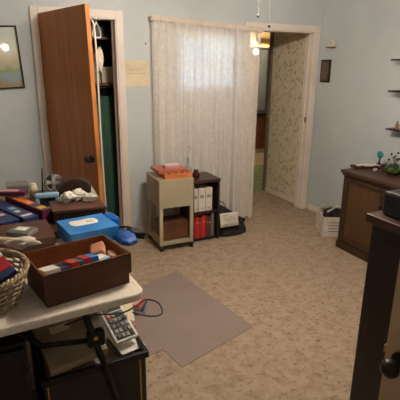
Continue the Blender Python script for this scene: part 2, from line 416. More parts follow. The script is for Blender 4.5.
# curtains
def curtain(name, x0, x1, zt0, zt1, zb, label, folds, seed, dpt=.028):
    o = thing(name, label, 'curtain', ((x0+x1)/2, YB-.075, zb), group=None)
    xm = (x0+x1)/2
    def fn(u, v):
        x = x0+(x1-x0)*u
        zt = zt0+(zt1-zt0)*u
        z = zb+(zt-zb)*v
        amp = dpt*(.45+.55*(1-v))
        ph = 2*PI*folds*u
        y = amp*(math.sin(ph+seed+.5*math.sin(3*u+seed))+.45*math.sin(2.3*ph+seed*2+.8*(1-v)))
        x += .012*math.sin(ph*1.3+seed)*(1-v)
        z += .006*math.sin(ph*.5) if v < .02 else 0
        return (x-xm, y, z-zb)
    MB().grid(fn, 150, 24).build('lace_panel', M_lace, o, smooth=True)
    def hd(u, v):
        x = x0+(x1-x0)*u; zt = zt0+(zt1-zt0)*u
        a = .5*PI+2*PI*v
        return (x-xm, math.cos(a)*(.019+.004*math.sin(2*PI*folds*2.5*u)), zt-zb+.002+math.sin(a)*.026)
    MB().grid(hd, 120, 10).build('rod_pocket', mat('cream_curtain_heading', 'e2d6c8', 'd8cbbb', rough=.9), o, smooth=True)
    return o
ZT = lambda x: 1.985+(x-1.385)*(-.055/1.104)
curtain('lace_curtain', 1.375, 2.20, ZT(1.375), ZT(2.20), .035, 'cream lace curtain panel hanging over the window behind the cart', 9, 1)
curtain('lace_curtain', 2.204, 2.495, ZT(2.204), ZT(2.495), .03, 'narrow cream lace curtain panel hanging beside the hall doorway', 4, 3)
r_ = thing('curtain_rod', 'cream curtain rod along the top of the lace curtains', 'rod', (1.365, YB-.075, ZT(1.365)))
L_ = 2.505-1.365
MB().cyl((0, 0, 0), (L_, 0, -.055), .011).build('pole', M_cream, r_, smooth=True)
for xx, zz in ((0.004, 0), (L_-.004, -.055)):
    MB().box(xx-.006, xx+.006, -.012, .0745, zz-.016, zz+.016).build('bracket', M_cream, r_)

# right wall
p = thing('wall_plaque', 'dark framed narrow plaque on right wall beside the doorway', 'plaque', (XR-.001, 3.80, 1.555))
MB().box(-.016, 0, -.072, .072, -.115, .115).build('frame', M_espresso, p, bevel=.003)
MB().box(-.019, -.016, -.055, .055, -.098, .098).build('plaque_face', mat('mottled_bronze_face', '6f5c4c', '4c3e38', rough=.35, scale=60), p)
t = MB()
for i in range(7): t.box(-.020, -.019, -.04, .04, .07-i*.022, .076-i*.022)
t.build('raised_line', mat('bronze_highlight', '82705c', rough=.4), p)
p = thing('thermostat', 'small cream thermostat on right wall above the dark plaque', 'thermostat', (XR-.001, 3.74, 1.825))
MB().box(-.025, 0, -.055, .055, -.03, .035).build('cover', M_white, p, bevel=.004)
MB().box(-.032, 0, -.058, .058, -.040, -.031).build('base_lip', mat('brown_plastic', '7c6556', rough=.5), p)
MB().box(-.027, -.025, -.012, .006, -.005, .012).build('dial_mark', M_brass, p)

for i, (zz, lb) in enumerate(((1.075, 'lowest dark wall shelf holding small figurines above the credenza'), (1.40, 'middle dark wall shelf above the credenza'), (1.66, 'highest dark wall shelf near the right edge'))):
    s_ = thing('wall_shelf', lb, 'shelf', (XR-.001, 0, zz), group='dark floating shelves on the right wall')
    ye = (2.83, 2.86, 2.87)[i]
    MB().box(-.11, 0, 1.9, ye, -.007, .007).build('board', M_espresso, s_, bevel=.002)
    for yy in (2.1, 2.45):
        MB().prism([(-.09, -.011), (-.001, -.011), (-.001, -.07)], yy-.006, yy+.006, Matrix(((1, 0, 0, 0), (0, 0, 1, 0), (0, 1, 0, 0), (0, 0, 0, 1)))).build('bracket', M_espresso, s_)
for i, (yy, hh, mm, nm, lb, ct) in enumerate(((2.755, .07, M_tan, 'figurine', 'small tan figurine at the left end of the lowest wall shelf', 'figurine'),
                                       (2.70, .10, M_cream, 'figurine', 'slim cream figurine beside the tan one on lowest wall shelf', 'figurine'),
                                       (2.64, .12, M_espresso, 'figurine', 'tall dark figurine on the lowest wall shelf at frame edge', 'figurine'))):
    o = thing(nm, lb, ct, (XR-.06, yy, 1.0825), group='figurines on the lowest wall shelf')
    MB().lathe([(0, 0), (.02, 0), (.022, .008), (.012, .015), (.016, hh*.4), (.010, hh*.66)]).build('body', mm, o, smooth=True)
    MB().sphere((0, 0, hh*.82), hh*.15).build('head', mm, o, smooth=True)

# ------------------------------------------------------------------ ceiling fan (lights the room)
f = thing('ceiling_fan', 'ceiling fan with lit globes whose two pull chains hang into view', 'ceiling fan', (1.36, 2.10, ZC))
MB().lathe([(0, 0), (.07, 0), (.06, -.04), (.015, -.05), (.015, -.06), (0, -.06)]).build('canopy', M_brass, f, smooth=True)
MB().lathe([(0, -.055), (.05, -.06), (.10, -.075), (.10, -.125), (.05, -.145), (0, -.145)]).build('motor', M_brass, f, smooth=True)
for i in range(5):
    a = 2*PI*i/5+.3
    m = Matrix.Rotation(a, 4, 'Z') @ Matrix.Rotation(math.radians(10), 4, 'X')
    MB().prism([(.17, -.05), (.58, -.065), (.60, 0), (.58, .065), (.17, .05)], -.105, -.099, m).build('blade', M_dwood, f)
    MB().box(.08, .2, -.012, .012, -.112, -.106, m).build('blade_arm', M_brass, f)
MB().lathe([(0, -.145), (.045, -.146), (.05, -.18), (.03, -.2), (0, -.2)]).build('light_kit', M_brass, f, smooth=True)
for i in range(3):
    a = 2*PI*i/3+.9; c = (.11*math.cos(a), .11*math.sin(a), -.235)
    MB().cyl((.03*math.cos(a), .03*math.sin(a), -.175), (.1*math.cos(a), .1*math.sin(a), -.20), .01).build('lamp_arm', M_brass, f)
    MB().sphere(c, .045, sub=3).build('lamp_globe', M_bulb, f, smooth=True)
for (x, y, z) in ((1.339, 2.112, 1.85), (1.382, 2.068, 1.80)):
    c = MB().cyl((x-1.36, y-2.1, z-ZC+.012), ((x-1.36)*.8, (y-2.1)*.8, -.19), .0009, n=6).build('pull_chain', mat('chain_metal', 'b8a7a4', rough=.4, metal=.3), f)
    MB().sphere((x-1.36, y-2.1, z-ZC), .0075, sc=(1, 1, 1.25)).build('chain_bob', M_dwood, c, smooth=True)

# unseen sconce added in the lobby to glare on the picture glass
s_ = thing('glare_sconce', 'small lit sconce added behind the viewer for the picture glare', 'sconce', (.43, -1.398, 1.88))
MB().cyl((0, 0, 0), (0, .03, 0), .05).build('back_plate', M_brass, s_)
MB().sphere((0, .09, 0), .055, sub=3).build('lamp_globe', M_bulb_glare, s_, smooth=True)

# ------------------------------------------------------------------ closet contents
def closet_box(name, label, cat, x0, x1, y0, y1, z0, z1, m, grp=None, lid=True):
    o = thing(name, label, cat, ((x0+x1)/2, (y0+y1)/2, z0), group=grp)
    a, b_ = (x1-x0)/2, (y1-y0)/2
    MB().box(-a, a, -b_, b_, 0, z1-z0).build('body', m, o, bevel=.004)
    if lid: MB().box(-a-.004, a+.004, -b_-.004, b_+.004, z1-z0, z1-z0+.02).build('lid', m, o, bevel=.003)
    return o
for zz, lb in ((1.835, 'upper brown shelf inside the dark closet'), (1.44, 'lower brown shelf inside the dark closet')):
    MB().box(.345, 1.315, 4.12, 4.655, zz-.02, zz).build('closet_shelf', mat('brown_shelf', '5d3d26', rough=.6))
    o = bpy.data.objects[[q.name for q in bpy.data.objects if q.name.startswith('closet_shelf')][-1]]
    tag(o, lb, 'shelf', 'closet shelves')
closet_box('storage_box', 'black storage box on the upper closet shelf', 'box', .82, 1.10, 4.2, 4.5, 1.836, 1.93, M_black)
closet_box('storage_box', 'grey storage box at left on the lower closet shelf', 'box', .80, .97, 4.14, 4.45, 1.441, 1.60, M_grey)
closet_box('storage_box', 'pale linen box on lower closet shelf beside the grey box', 'box', .985, 1.14, 4.16, 4.45, 1.441, 1.56, M_fridge)
closet_box('storage_box', 'brown box topmost on the grey closet box', 'box', .80, 1.0, 4.18, 4.4, 1.622, 1.70, M_card)
g = thing('hanging_garment', 'long dark green garment hanging inside the closet', 'garment', (1.0, 4.20, .12))
def gf(u, v):
    a = 2*PI*u
    r = 1+.12*math.sin(9*a+1)
    wd = .27*(1-.12*v) if v < .9 else .27*.88*(1-(v-.9)*7)
    return (wd*math.cos(a)*r, .075*math.sin(a)*r, 1.2*v)
MB().grid(gf, 72, 20).build('cloth', M_green, g, smooth=True)
MB().tube([(0, 0, 1.18), (0, 0, 1.23), (.015, 0, 1.25), (.02, 0, 1.27), (0, 0, 1.285), (-.012, 0, 1.275)], .0025, 6).build('hanger_hook', M_chrome, g)
r_ = MB().cyl((.345, 4.20, 1.40), (1.315, 4.20, 1.40), .010).build('closet_rail', M_chrome)
tag(r_, 'metal rail under the lower closet shelf', 'rail')
# white cord hung over the open door's top edge
q0 = mpt(DW-.03, 1.97)
cx, cy = q0.x, q0.y
cx -= .03
pts = [(cx+.035, cy+.01, 1.86), (cx+.038, cy+.01, 1.90), (cx+.055, cy+.015, 1.925), (cx+.08, cy+.02, 1.90), (cx+.095, cy+.03, 1.84), (cx+.10, cy+.03, 1.6), (cx+.098, cy+.03, 1.2), (cx+.10, cy+.03, .8), (cx+.105, cy+.03, .50)]
def smoothpts(P, k=5):
    P = [Vector(p) for p in P]; out = []
    for i in range(len(P)-1):
        a, b_, c, e = P[max(i-1, 0)], P[i], P[i+1], P[min(i+2, len(P)-1)]
        for j in range(k):
            t = j/k
            out.append(.5*((2*b_)+(c-a)*t+(2*a-5*b_+4*c-e)*t*t+(3*b_-a-3*c+e)*t**3))
    out.append(P[-1]); return out
cd = MB().tube(smoothpts([(p[0], p[1], p[2]) for p in pts]), .0075, 8).build('door_hook_cord', M_white, smooth=True)
tag(cd, 'long white cord hanging down behind the open closet door', 'cord')
o = MB().sphere((0, 0, 0), .03, sc=(1.0, .8, 2.9), sub=3, amp=.5, fr=2.2, seed=3).build('plastic_bag', mat('pale_bag', 'cfc3ae', rough=.4), smooth=True)
tag(o, 'pale crumpled plastic bag knotted on the white cord', 'bag', loc=(.795, 3.42, 1.63))
for i in range(3):
    h0 = thing('clothes_hanger', ('white clothes hanger hooked over closet door, nearest the hinge', 'white clothes hanger hooked over closet door, middle one', 'white clothes hanger hooked over closet door, nearest the cord')[i], 'hanger', (.80+.012*i, 3.46+.05*i, 1.90), rz=.5, group='white hangers in the closet doorway')
    MB().tube(smoothpts([(0, 0, 0), (.0, 0, .03), (.014, 0, .045), (.026, 0, .035), (.028, 0, .02)]), .002, 6).build('hook', M_white, h0)
    MB().tube(smoothpts([(0, 0, 0), (-.03, 0, -.05), (-.035, 0, -.10), (.035, 0, -.10), (.03, 0, -.05), (0, 0, 0)]), .003, 6).build('shoulder_bar', M_white, h0)

# ------------------------------------------------------------------ far room
o = thing('kitchen_cabinet', 'reddish wooden base cabinet seen far through the doorway', 'cabinet', (4.72, 7.3, 0))
MB().box(-.35, .35, -.25, .28, .08, .72).build('body', mat('reddish_cabinet_wood', '8c5638', '754528', rough=.5), o)
MB().box(-.33, -.02, -.27, -.251, .12, .68).build('door', mat('reddish_cabinet_wood', ''), o, bevel=.004)
MB().box(.02, .33, -.27, -.251, .12, .68).build('door', mat('reddish_cabinet_wood', ''), o, bevel=.004)
MB().box(-.35, .35, -.2, .28, 0, .08).build('plinth', M_trim, o)
MB().box(-.37, .37, -.28, .28, .72, .76).build('worktop', M_espresso, o)
o = thing('window_drape', 'narrow grey-blue drape hanging in the far room', 'curtain', (4.93, 7.5, .75))
MB().grid(lambda u, v: (.14*(u-.5), .02*math.sin(u*24), 1.15*v), 40, 6).build('cloth', mat('grey_blue_drape', '6f7c88', rough=.8), o, smooth=True)
o = thing('ceiling_fan', 'lit ceiling fan with warm wooden blades in the far room', 'ceiling fan', (4.40, 6.95, 2.30))
MB().cyl((0, 0, 0), (0, 0, .085), .015).build('downrod', M_brass, o)
MB().lathe([(0, 0), (.06, 0), (.02, -.05), (.015, -.29), (.05, -.30), (.05, -.35), (.03, -.36), (0, -.36)]).build('motor', M_bronze, o, smooth=True)
for i in range(5):
    m = Matrix.Rotation(2*PI*i/5+.15, 4, 'Z') @ Matrix.Rotation(math.radians(12), 4, 'X')
    MB().prism([(.1, -.03), (.6, -.07), (.62, 0), (.6, .07), (.1, .03)], -.345, -.337, m).build('blade', mat('honey_blade', 'd8923c', rough=.4), o)
MB().sphere((0, 0, -.46), .042, sub=3).build('lamp_globe', M_bulb_far, o, smooth=True)

# ------------------------------------------------------------------ chair mat
mt = [(1.234, 3.016), (1.376, 2.068), (.805, 1.892), (.767, 2.083), (.60, 2.05), (.60, 2.76)]
o = MB().prism([(x-1.0, y-2.4) for x, y in mt], .001, .005).build('chair_mat', M_mat, bevel=.001)
tag(o, 'smoky translucent vinyl chair mat with a lip lying on beige carpet', 'chair mat', loc=(1.0, 2.4, 0))

# ------------------------------------------------------------------ file cart
o = thing('file_cart', 'beige metal rolling file cart standing before the lace curtain', 'cart', (1.408, 3.41, 0), rz=math.radians(-1.5))
a, D = .160, .36
zT, zM = .645, .405
t = MB(); t.box(-a, a, 0, .012, zM, zT); t.box(-a, -a+.012, .012, D, zM, zT); t.box(a-.012, a, .012, D, zM, zT); t.box(-a+.012, a-.012, D-.012, D, zM, zT); t.box(-a+.012, a-.012, .012, D-.012, zM, zM+.01)
t.build('file_bin', M_beige_metal, o, bevel=.003)
MB().box(-a-.002, a+.002, -.002, D+.002, zT, zT+.012).build('top_panel', M_beige_metal, o, bevel=.003)
for sx in (-1, 1):
    for yy in (0, D-.03):
        x0 = -a if sx < 0 else a-.032
        lg = MB().box(x0, x0+.032, yy, yy+.03, .055, zM).build('leg', M_beige_metal, o, bevel=.003)
        cs = MB().cyl((x0+.006, yy+.012, .026), (x0+.026, yy+.012, .026), .025, n=18).build('caster', M_black, lg)
t = MB(); t.box(-a+.032, a-.032, 0, .02, .06, .088); t.box(-a+.032, a-.032, D-.02, D, .06, .088); t.box(-a, -a+.02, .03, D-.03, .06, .088); t.box(a-.02, a, .03, D-.03, .06, .088); t.box(-a+.02, a-.02, .02, D-.02, .075, .082)
t.build('bottom_shelf', M_beige_metal, o)
o = thing('wooden_box', 'brown box with lid sitting on the lower shelf of cart', 'box', (1.415, 3.545, .0885), rz=math.radians(-1.5))
MB().box(-.12, .12, -.09, .10, 0, .135).build('body', mat('chestnut_card', '6d4226', '5c371e', rough=.5), o, bevel=.004)
MB().box(-.123, .123, -.094, .104, .11, .165).build('lid', mat('chestnut_lid', '653c24', '54321c', rough=.5), o, bevel=.004)
# orange organiser on the cart
o = thing('desk_organiser', 'stepped orange letter organiser with black slots on top of cart', 'organiser', (1.428, 3.43, .658), rz=math.radians(-1))
MB().box(-.12, .14, 0, .20, 0, .045).build('lower_tray', M_terra, o, bevel=.003)
MB().box(-.16, .115, .04, .26, .0455, .072).build('upper_tray', M_rosewood, o, bevel=.003)
t = MB()
for i in range(4):
    t.prism([(-.10+i*.06, .003), (-.066+i*.06, .003), (-.045+i*.06, .038), (-.079+i*.06, .038)], .0452, .0462)
t.build('slot', M_black, o)
MB().box(.0, .08, -.002, 0, .018, .024).build('pull_slot', M_rosewood, o)
o = thing('tissue_pack', 'small white and pink pack lying on the orange organiser', 'packet', (1.42, 3.55, .7305))
MB().box(-.075, .065, -.035, .035, 0, .03).build('wrapper', M_pink, o, bevel=.008)
MB().box(-.07, .06, -.03, .03, .0305, .035).build('top_flap', M_paper, o, bevel=.002)

# ------------------------------------------------------------------ low bookshelf
o = thing('low_bookshelf', 'low dark wood two tier bookshelf beside the beige cart', 'bookshelf', (1.74, 3.50, 0))
a, D, H_ = .143, .30, .60
for x0 in (-a, a-.022): MB().box(x0, x0+.022, 0, D, 0, H_-.03).build('side_panel', M_espresso, o, bevel=.002)
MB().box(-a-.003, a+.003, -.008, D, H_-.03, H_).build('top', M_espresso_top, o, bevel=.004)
MB().box(-a+.022, a-.022, .004, D-.01, .27, .29).build('shelf_board', M_espresso, o)
MB().box(-a+.022, a-.022, .004, D-.01, .012, .03).build('bottom_board', M_espresso, o)
MB().box(-a+.022, a-.022, D-.009, D-.001, .012, H_-.03).build('back_panel', M_espresso, o)
gl = ('white binder at left on upper tier of low dark bookshelf', 'white binder in the middle of the upper bookshelf tier', 'white binder at right on upper tier of low dark bookshelf')
for i, (x0, x1) in enumerate(((1.622, 1.665), (1.672, 1.74), (1.744, 1.815))):
    b = thing('binder', gl[i], 'binder', ((x0+x1)/2, 3.52, .2905), group='white binders on the upper tier')
    q = (x1-x0)/2
    MB().box(-q, q, 0, .22, 0, .225).build('cover', M_paper, b, bevel=.004)
    MB().box(-.012, .012, -.0015, 0, .03, .035).build('spine_label', M_red, b)
    MB().box(-q*.6, q*.6, -.0015, 0, .13, .16).build('spine_mark', mat('grey_ink', '99948d', rough=.8), b)
xs = 1.621; hs = [.205, .215, .2, .22, .21, .195]; ws = [.026, .028, .036, .03, .035, .03]
ms = [M_red, M_red2, M_red, M_red2, mat('wine_cover', '7b2a28', rough=.5), mat('brown_book_cover', '5a4038', rough=.5)]
lb = ['dark red hardback, first from left on the bottom tier of bookshelf', 'bright red hardback, second from left on bottom tier', 'wide red book, third from left on bottom tier', 'tall bright red book, fourth from left on bottom tier',
      'wine coloured book, fifth from left on bottom tier', 'brown book next to the grey book on bottom tier']
for i in range(6):
    b = thing('hardback_book', lb[i], 'book', (xs+ws[i]/2, 3.515, .0305), group='books on the bottom tier')
    MB().box(-ws[i]/2+.0006, ws[i]/2-.0006, 0, .16, 0, hs[i]).build('cover', ms[i], b, bevel=.003)
    MB().box(-ws[i]*.3, ws[i]*.3, -.001, 0, hs[i]*.7, hs[i]*.76).build('spine_band', M_pink if i % 2 else M_orange, b)
    xs += ws[i]
b = thing('hardback_book', 'grey book at the right end of the bottom tier', 'book', (xs+.015, 3.515, .0305), group='books on the bottom tier')
MB().box(-.0135, .0135, 0, .16, 0, .23).build('cover', M_grey, b, bevel=.003)
o = thing('glass_jar', 'dark red glass jar on top of low bookshelf', 'jar', (1.69, 3.62, .6))
MB().lathe([(0, 0), (.028, 0), (.036, .012), (.038, .03), (.03, .045), (.022, .05), (.022, .06), (0, .06)]).build('jar_body', mat('dark_red_glass', '3c1716', rough=.12), o, smooth=True)
MB().lathe([(0, .06), (.024, .06), (.024, .072), (0, .075)]).build('lid', M_bronze, o, smooth=True)
o = thing('glass_bud_vase', 'tall clear glass bud vase with curled stem on bookshelf', 'vase', (1.66, 3.735, .6))
MB().lathe([(0, 0), (.035, 0), (.04, .02), (.035, .06), (.012, .10), (.009, .16), (.012, .17)]).build('vase_body', M_clear, o, smooth=True)
MB().tube(smoothpts([(0, 0, .02), (.002, 0, .16), (.0, 0, .21), (.02, 0, .25), (.008, 0, .275), (-.012, 0, .26)]), .003, 6).build('stem', M_clear, o, smooth=True)
o = thing('glass_bottle', 'short clear glass bottle on bookshelf behind the orange organiser', 'bottle', (1.628, 3.70, .6))
MB().lathe([(0, 0), (.02, 0), (.022, .06), (.01, .08), (.01, .10), (0, .10)]).build('bottle_body', M_clear, o, smooth=True)

# tote bag
o = thing('tote_bag', 'slouched dark fabric tote bag on carpet beside low bookshelf', 'bag', (2.055, 3.61, 0))
def bagf(u, v):
    a_ = 2*PI*u
    ca, sa = math.cos(a_), math.sin(a_)
    wx = .165*(1-.04*v); wy = .105*(1-.45*v)
    x = math.copysign(abs(ca)**.5, ca)*wx; y = math.copysign(abs(sa)**.5, sa)*wy
    top = .335-.215*(x+.165)/.33
    return (x+.006*math.sin(9*v+3*a_), y+.008*math.sin(5*a_+6*v), .003+top*v)
t = MB().grid(bagf, 48, 10)
t.build('bag_body', M_blackcloth, o, smooth=True, solid=.004)
MB().box(-.145, .145, -.085, .085, .004, .09).build('bag_lining', M_blackcloth, o, bevel=.02)
MB().tube(smoothpts([(-.10, -.045, .25), (-.12, -.07, .20), (-.09, -.10, .19), (-.05, -.09, .23), (-.02, -.045, .22)]), .006, 6).build('handle', mat('brown_strap', '6d4a3a', rough=.6), o)
MB().tube(smoothpts([(-.12, .05, .27), (-.1, .06, .32), (-.04, .05, .29), (.0, .045, .2)]), .006, 6).build('handle', mat('brown_strap', ''), o)
o = thing('paper_tag', 'white paper sheet draped over the dark tote bag', 'paper', (1.99, 3.492, .18), rot=(math.radians(-12), 0, 0))
MB().grid(lambda u, v: (.2*(u-.5), .004*math.sin(u*8), .135*(v-.5)), 10, 4).build('sheet', M_paper, o, solid=.0015, smooth=True)
t = MB()
for i, (q0_, q1_) in enumerate(((-.07, -.02), (0, .03), (-.06, .06), (-.04, .02), (-.07, .05))): t.box(q0_, q1_, -.007, -.0055, .045-i*.022, .050-i*.022)
t.build('printed_line', mat('soft_grey_ink', 'a29a8c', rough=.8), o)

# ------------------------------------------------------------------ credenza on the right
o = thing('credenza', 'brown wooden credenza with panelled doors against the right wall', 'cabinet', (2.79, 1.40, 0))
W, Lg = .46, 1.47
MB().box(0, W, 0, Lg, .07, .685).build('body', M_dwood2, o)
MB().box(-.03, W+.005, -.02, Lg+.02, .705, .735).build('top', M_dwood, o, bevel=.006)
MB().box(-.015, W, -.01, Lg+.01, .685, .705).build('cornice', M_dwood, o, bevel=.004)
MB().box(-.012, W, -.008, Lg+.008, 0, .07).build('plinth', M_dwood2, o, bevel=.005)
for i in range(3):
    y0, y1 = .03+i*.48, .03+i*.48+.45
    dd = MB()
    dd.box(-.016, -.001, y0, y1, .09, .14); dd.box(-.016, -.001, y0, y1, .63, .67); dd.box(-.016, -.001, y0, y0+.05, .14, .63); dd.box(-.016, -.001, y1-.05, y1, .14, .63)
    dr = dd.build('door', M_dwood2, o, bevel=.003)
    MB().box(-.010, -.001, y0+.05, y1-.05, .14, .63).build('door_panel', M_panel, dr)
    MB().box(-.03, -.017, y0+.02, y0+.032, .45, .53).build('pull_handle', M_bronze, dr, bevel=.003)
zt = .7355
o = thing('wooden_tray', 'long brown wooden tray on far end of the credenza top', 'tray', (3.03, 2.835, zt), rz=math.radians(-18))
t = MB(); t.box(-.15, .15, -.045, .045, 0, .006); t.box(-.15, .15, -.045, -.04, .006, .022); t.box(-.15, .15, .04, .045, .006, .022); t.box(-.15, -.145, -.04, .04, .006, .022); t.box(.145, .15, -.04, .04, .006, .022)
t.build('tray_body', M_dwood, o)
o = MB().grid(lambda u, v: (.22*(u-.5), .07*(v-.5), .006+.007*math.sin(u*11)*math.sin(v*5+1)+.010), 24, 8).build('folded_cloth', M_paper, solid=.008, smooth=True)
tag(o, 'cream folded cloth lying in the brown wooden tray', 'cloth', loc=(3.03, 2.835, zt+.012), rz=math.radians(-18))
o = MB().sphere((0, 0, .018), .02, sc=(1.2, .9, .9), amp=.2, fr=2)  .build('seashell', M_fridge, smooth=True)
tag(o, 'small pale shell on credenza beside green bowl', 'shell', loc=(2.96, 2.69, zt))
o = thing('green_glass_bowl', 'dark green glass bowl on top of the credenza', 'bowl', (3.03, 2.56, zt))
MB().lathe([(0, .0), (.04, 0), (.045, .006), (.068, .02), (.075, .04), (.070, .058), (.062, .06), (.066, .04), (.058, .024), (.03, .012), (0, .012)], n=32).build('bowl_body', M_greenglass, o, smooth=True)
o = thing('potted_sprig', 'small leafy sprig in a dark pot behind the green bowl', 'plant', (3.15, 2.66, zt))
MB().lathe([(0, 0), (.035, 0), (.042, .05), (.036, .05), (.034, .045), (0, .045)]).build('pot', M_espresso, o, smooth=True)
t = MB()
for i in range(9):
    a_ = i*2.4; rr = .02+.045*random.random(); hh = .09+.06*random.random()
    e_ = Vector((rr*math.cos(a_), rr*math.sin(a_), hh))
    t.tube([(0, 0, .045), (e_.x*.5, e_.y*.5, hh*.65), e_], .0018, 5)
    MB().sphere(e_, .012, sc=(1.2, .5, .9), sub=1).build('leaf', M_leaf, o)
t.build('stem', M_leaf, o)
o = thing('teal_glass_ornament', 'round teal glass ornament on a dark stand on credenza', 'ornament', (3.13, 2.81, zt))
MB().lathe([(0, 0), (.03, 0), (.032, .02), (.018, .035), (.008, .05), (.008, .085), (0, .085)]).build('stand', M_espresso, o, smooth=True)
t = MB(); t.sphere((0, 0, .115), .024, sc=(1, 1, 1))
for i in range(7):
    a_ = 2*PI*i/7; t.sphere((.0, .026*math.cos(a_), .115+.026*math.sin(a_)), .011, sub=1)
t.build('glass_petals', M_teal, o, smooth=True)
o = MB().lathe([(0, 0), (.04, 0), (.042, .012), (.02, .02), (.016, .03), (.03, .045), (0, .05)]).build('candle_holder', M_espresso, smooth=True)
tag(o, 'low dark candle holder between the teal ornament and green bowl', 'candle holder', loc=(3.08, 2.715, zt))
o = thing('dark_bottle_vase', 'tall dark vase with dried stalks at the frame edge on credenza', 'vase', (3.16, 2.50, zt))
MB().lathe([(0, 0), (.035, 0), (.045, .05), (.04, .12), (.018, .17), (.016, .22), (.022, .235), (.0, .23)]).build('vase_body', M_black, o, smooth=True)
t = MB()
for i in range(10):
    a_ = i*2.1; t.tube([(0, 0, .2), (.015*math.cos(a_), .015*math.sin(a_), .27), (.05*math.cos(a_), .05*math.sin(a_), .30+.05*random.random())], .0016, 5)
t.build('dried_stalk', mat('dry_grass', '5b533f', rough=.7), o)

# bankers box
o = thing('file_box', 'white cardboard file box of odds and ends on floor between credenza and wall', 'box', (3.035, 3.19, 0), rz=math.radians(-27))
a, b2, hz = .15, .15, .20
t = MB(); t.box(-a, a, -b2, -b2+.004, .003, hz); t.box(-a, a, b2-.004, b2, .003, hz); t.box(-a, -a+.004, -b2+.004, b2-.004, .003, hz); t.box(a-.004, a, -b2+.004, b2-.004, .003, hz); t.box(-a, a, -b2, b2, 0, .003)
t.build('carton', M_paper, o)
t = MB()
for i in range(4): t.box(-.10, .02+.03*(i % 2), -b2-.001, -b2, .14-i*.03, .148-i*.03)
t.box(.06, .11, -b2-.001, -b2, .05, .09)
t.build('printed_mark', mat('brown_ink', '8d7d6c', rough=.8), o)
R27 = Matrix.Rotation(math.radians(-27), 4, 'Z')
def inbox(x, y, z): v = R27 @ Vector((x, y, z)); return (v.x+3.035, v.y+3.19, v.z)
o = MB().sphere((0, 0, 0), .11, sc=(1.05, 1.05, .75), sub=3, amp=.35, fr=2.5).build('crumpled_cloth', M_blackcloth, smooth=True)
tag(o, 'crumpled dark cloth stuffed inside the white file box', 'cloth', loc=inbox(.0, 0, .155))
o = MB().tube([(-.14, -.02, .0), (0, 0, .03), (.14, -.03, -.02)], .010, 8).build('paper_roll', M_paper)
tag(o, 'white rolled paper lying across the white file box', 'paper roll', loc=inbox(0, -.05, .25))
o = MB().tube([(-.1, .05, .02), (.1, -.02, .0)], .012, 8).build('paper_roll', mat('pale_green_paper', 'b9c4a6', rough=.7))
tag(o, 'pale green rolled paper at the back of white file box', 'paper roll', loc=inbox(-.02, .08, .235))

# ------------------------------------------------------------------ dark dresser in the foreground
o = thing('dark_dresser', 'tall espresso dresser at the right foreground', 'dresser', (1.32, .62, 0))
MB().box(0, .45, 0, .56, .0, 1.015).build('carcass', M_espresso, o, bevel=.002)
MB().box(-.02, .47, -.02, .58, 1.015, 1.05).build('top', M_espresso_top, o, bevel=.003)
for i in range(4):
    dr = MB().box(.02, .43, -.016, -.001, .06+i*.235, .28+i*.235).build('drawer', M_espresso, o, bevel=.002)
    MB().sphere((.225, -.03, .17+i*.235), .013).build('knob', M_bronze, dr, smooth=True)
MB().box(-.004, -.0005, .03, .53, .06, .96).build('side_inset', M_espresso, o)
o = thing('speaker_box', 'small black speaker box sitting on the dark dresser top', 'speaker', (1.43, 1.085, 1.0505))
MB().box(-.085, .085, -.085, .085, 0, .095).build('case', M_black, o, bevel=.012)
MB().box(-.07, .07, -.0875, -.085, .012, .075).build('grille', M_blackmetal, o)
MB().box(-.05, .05, -.05, .05, .095, .099).build('control_panel', mat('grey_plastic', '3c4042', rough=.3), o, bevel=.002)

# ------------------------------------------------------------------ folding table
o = thing('folding_table', 'white plastic folding table covered with boxes in left foreground', 'table', (.487, 1.50, 0), rz=math.radians(4.5))
TW, TD = 1.83, .74
def rr(x0, x1, y0, y1, r, n=6):
    P = []
    for cx_, cy_, s0 in ((x1-r, y0+r, -PI/2), (x1-r, y1-r, 0), (x0+r, y1-r, PI/2), (x0+r, y0+r, PI)):
        for i in range(n+1):
            a_ = s0+PI/2*i/n; P.append((cx_+r*math.cos(a_), cy_+r*math.sin(a_)))
    return P
MB().prism(rr(-TW, 0, 0, TD, .05), .705, .74).build('tabletop', M_table, o, bevel=.008)
t = MB().box(-TW+.05, -.05, .05, .062, .685, .704).box(-TW+.05, -.05, TD-.045, TD-.03, .67, .704)
t.build('apron_rail', M_blackmetal, o)
for xx in (-.24, -TW+.24):
    for yy in (.052, TD-.08):
        MB().tube([(xx, yy, .70), (xx+(.17 if xx > -1 else -.17), yy, .012)], .0135, 10).build('leg', M_blackmetal, o, smooth=True)
    MB().cyl((xx+.06, .052, .45), (xx+.06, TD-.08, .45), .010).build('cross_bar', M_blackmetal, o) if xx > -1 else None
MB().tube([(-.62, .36, .69), (-.40, .07, .585), (-.205, .055, .555)], .012, 8).build('folding_brace', M_blackmetal, o, smooth=True)
MB().box(-.235, -.165, .034, .072, .53, .60).build('brace_hinge', M_blackmetal, o, bevel=.01)
MB().cyl((-.205, .034, .575), (-.205, .030, .575), .009).build('rivet', M_brass, o)

# desk behind the table
o = thing('wooden_desk', 'dark wooden desk behind the white folding table', 'desk', (0, 0, 0))
MB().box(-1.4, .60, 2.33, 3.22, .705, .738).build('desktop', M_dwood, o, bevel=.004)
for x_ in (-1.36, .50):
    for y_ in (2.38, 3.12): MB().box(x_, x_+.05, y_, y_+.05, 0, .705).build('leg', M_dwood2, o)
MB().box(-1.31, .50, 3.13, 3.145, .25, .705).build('back_panel', M_dwood2, o)

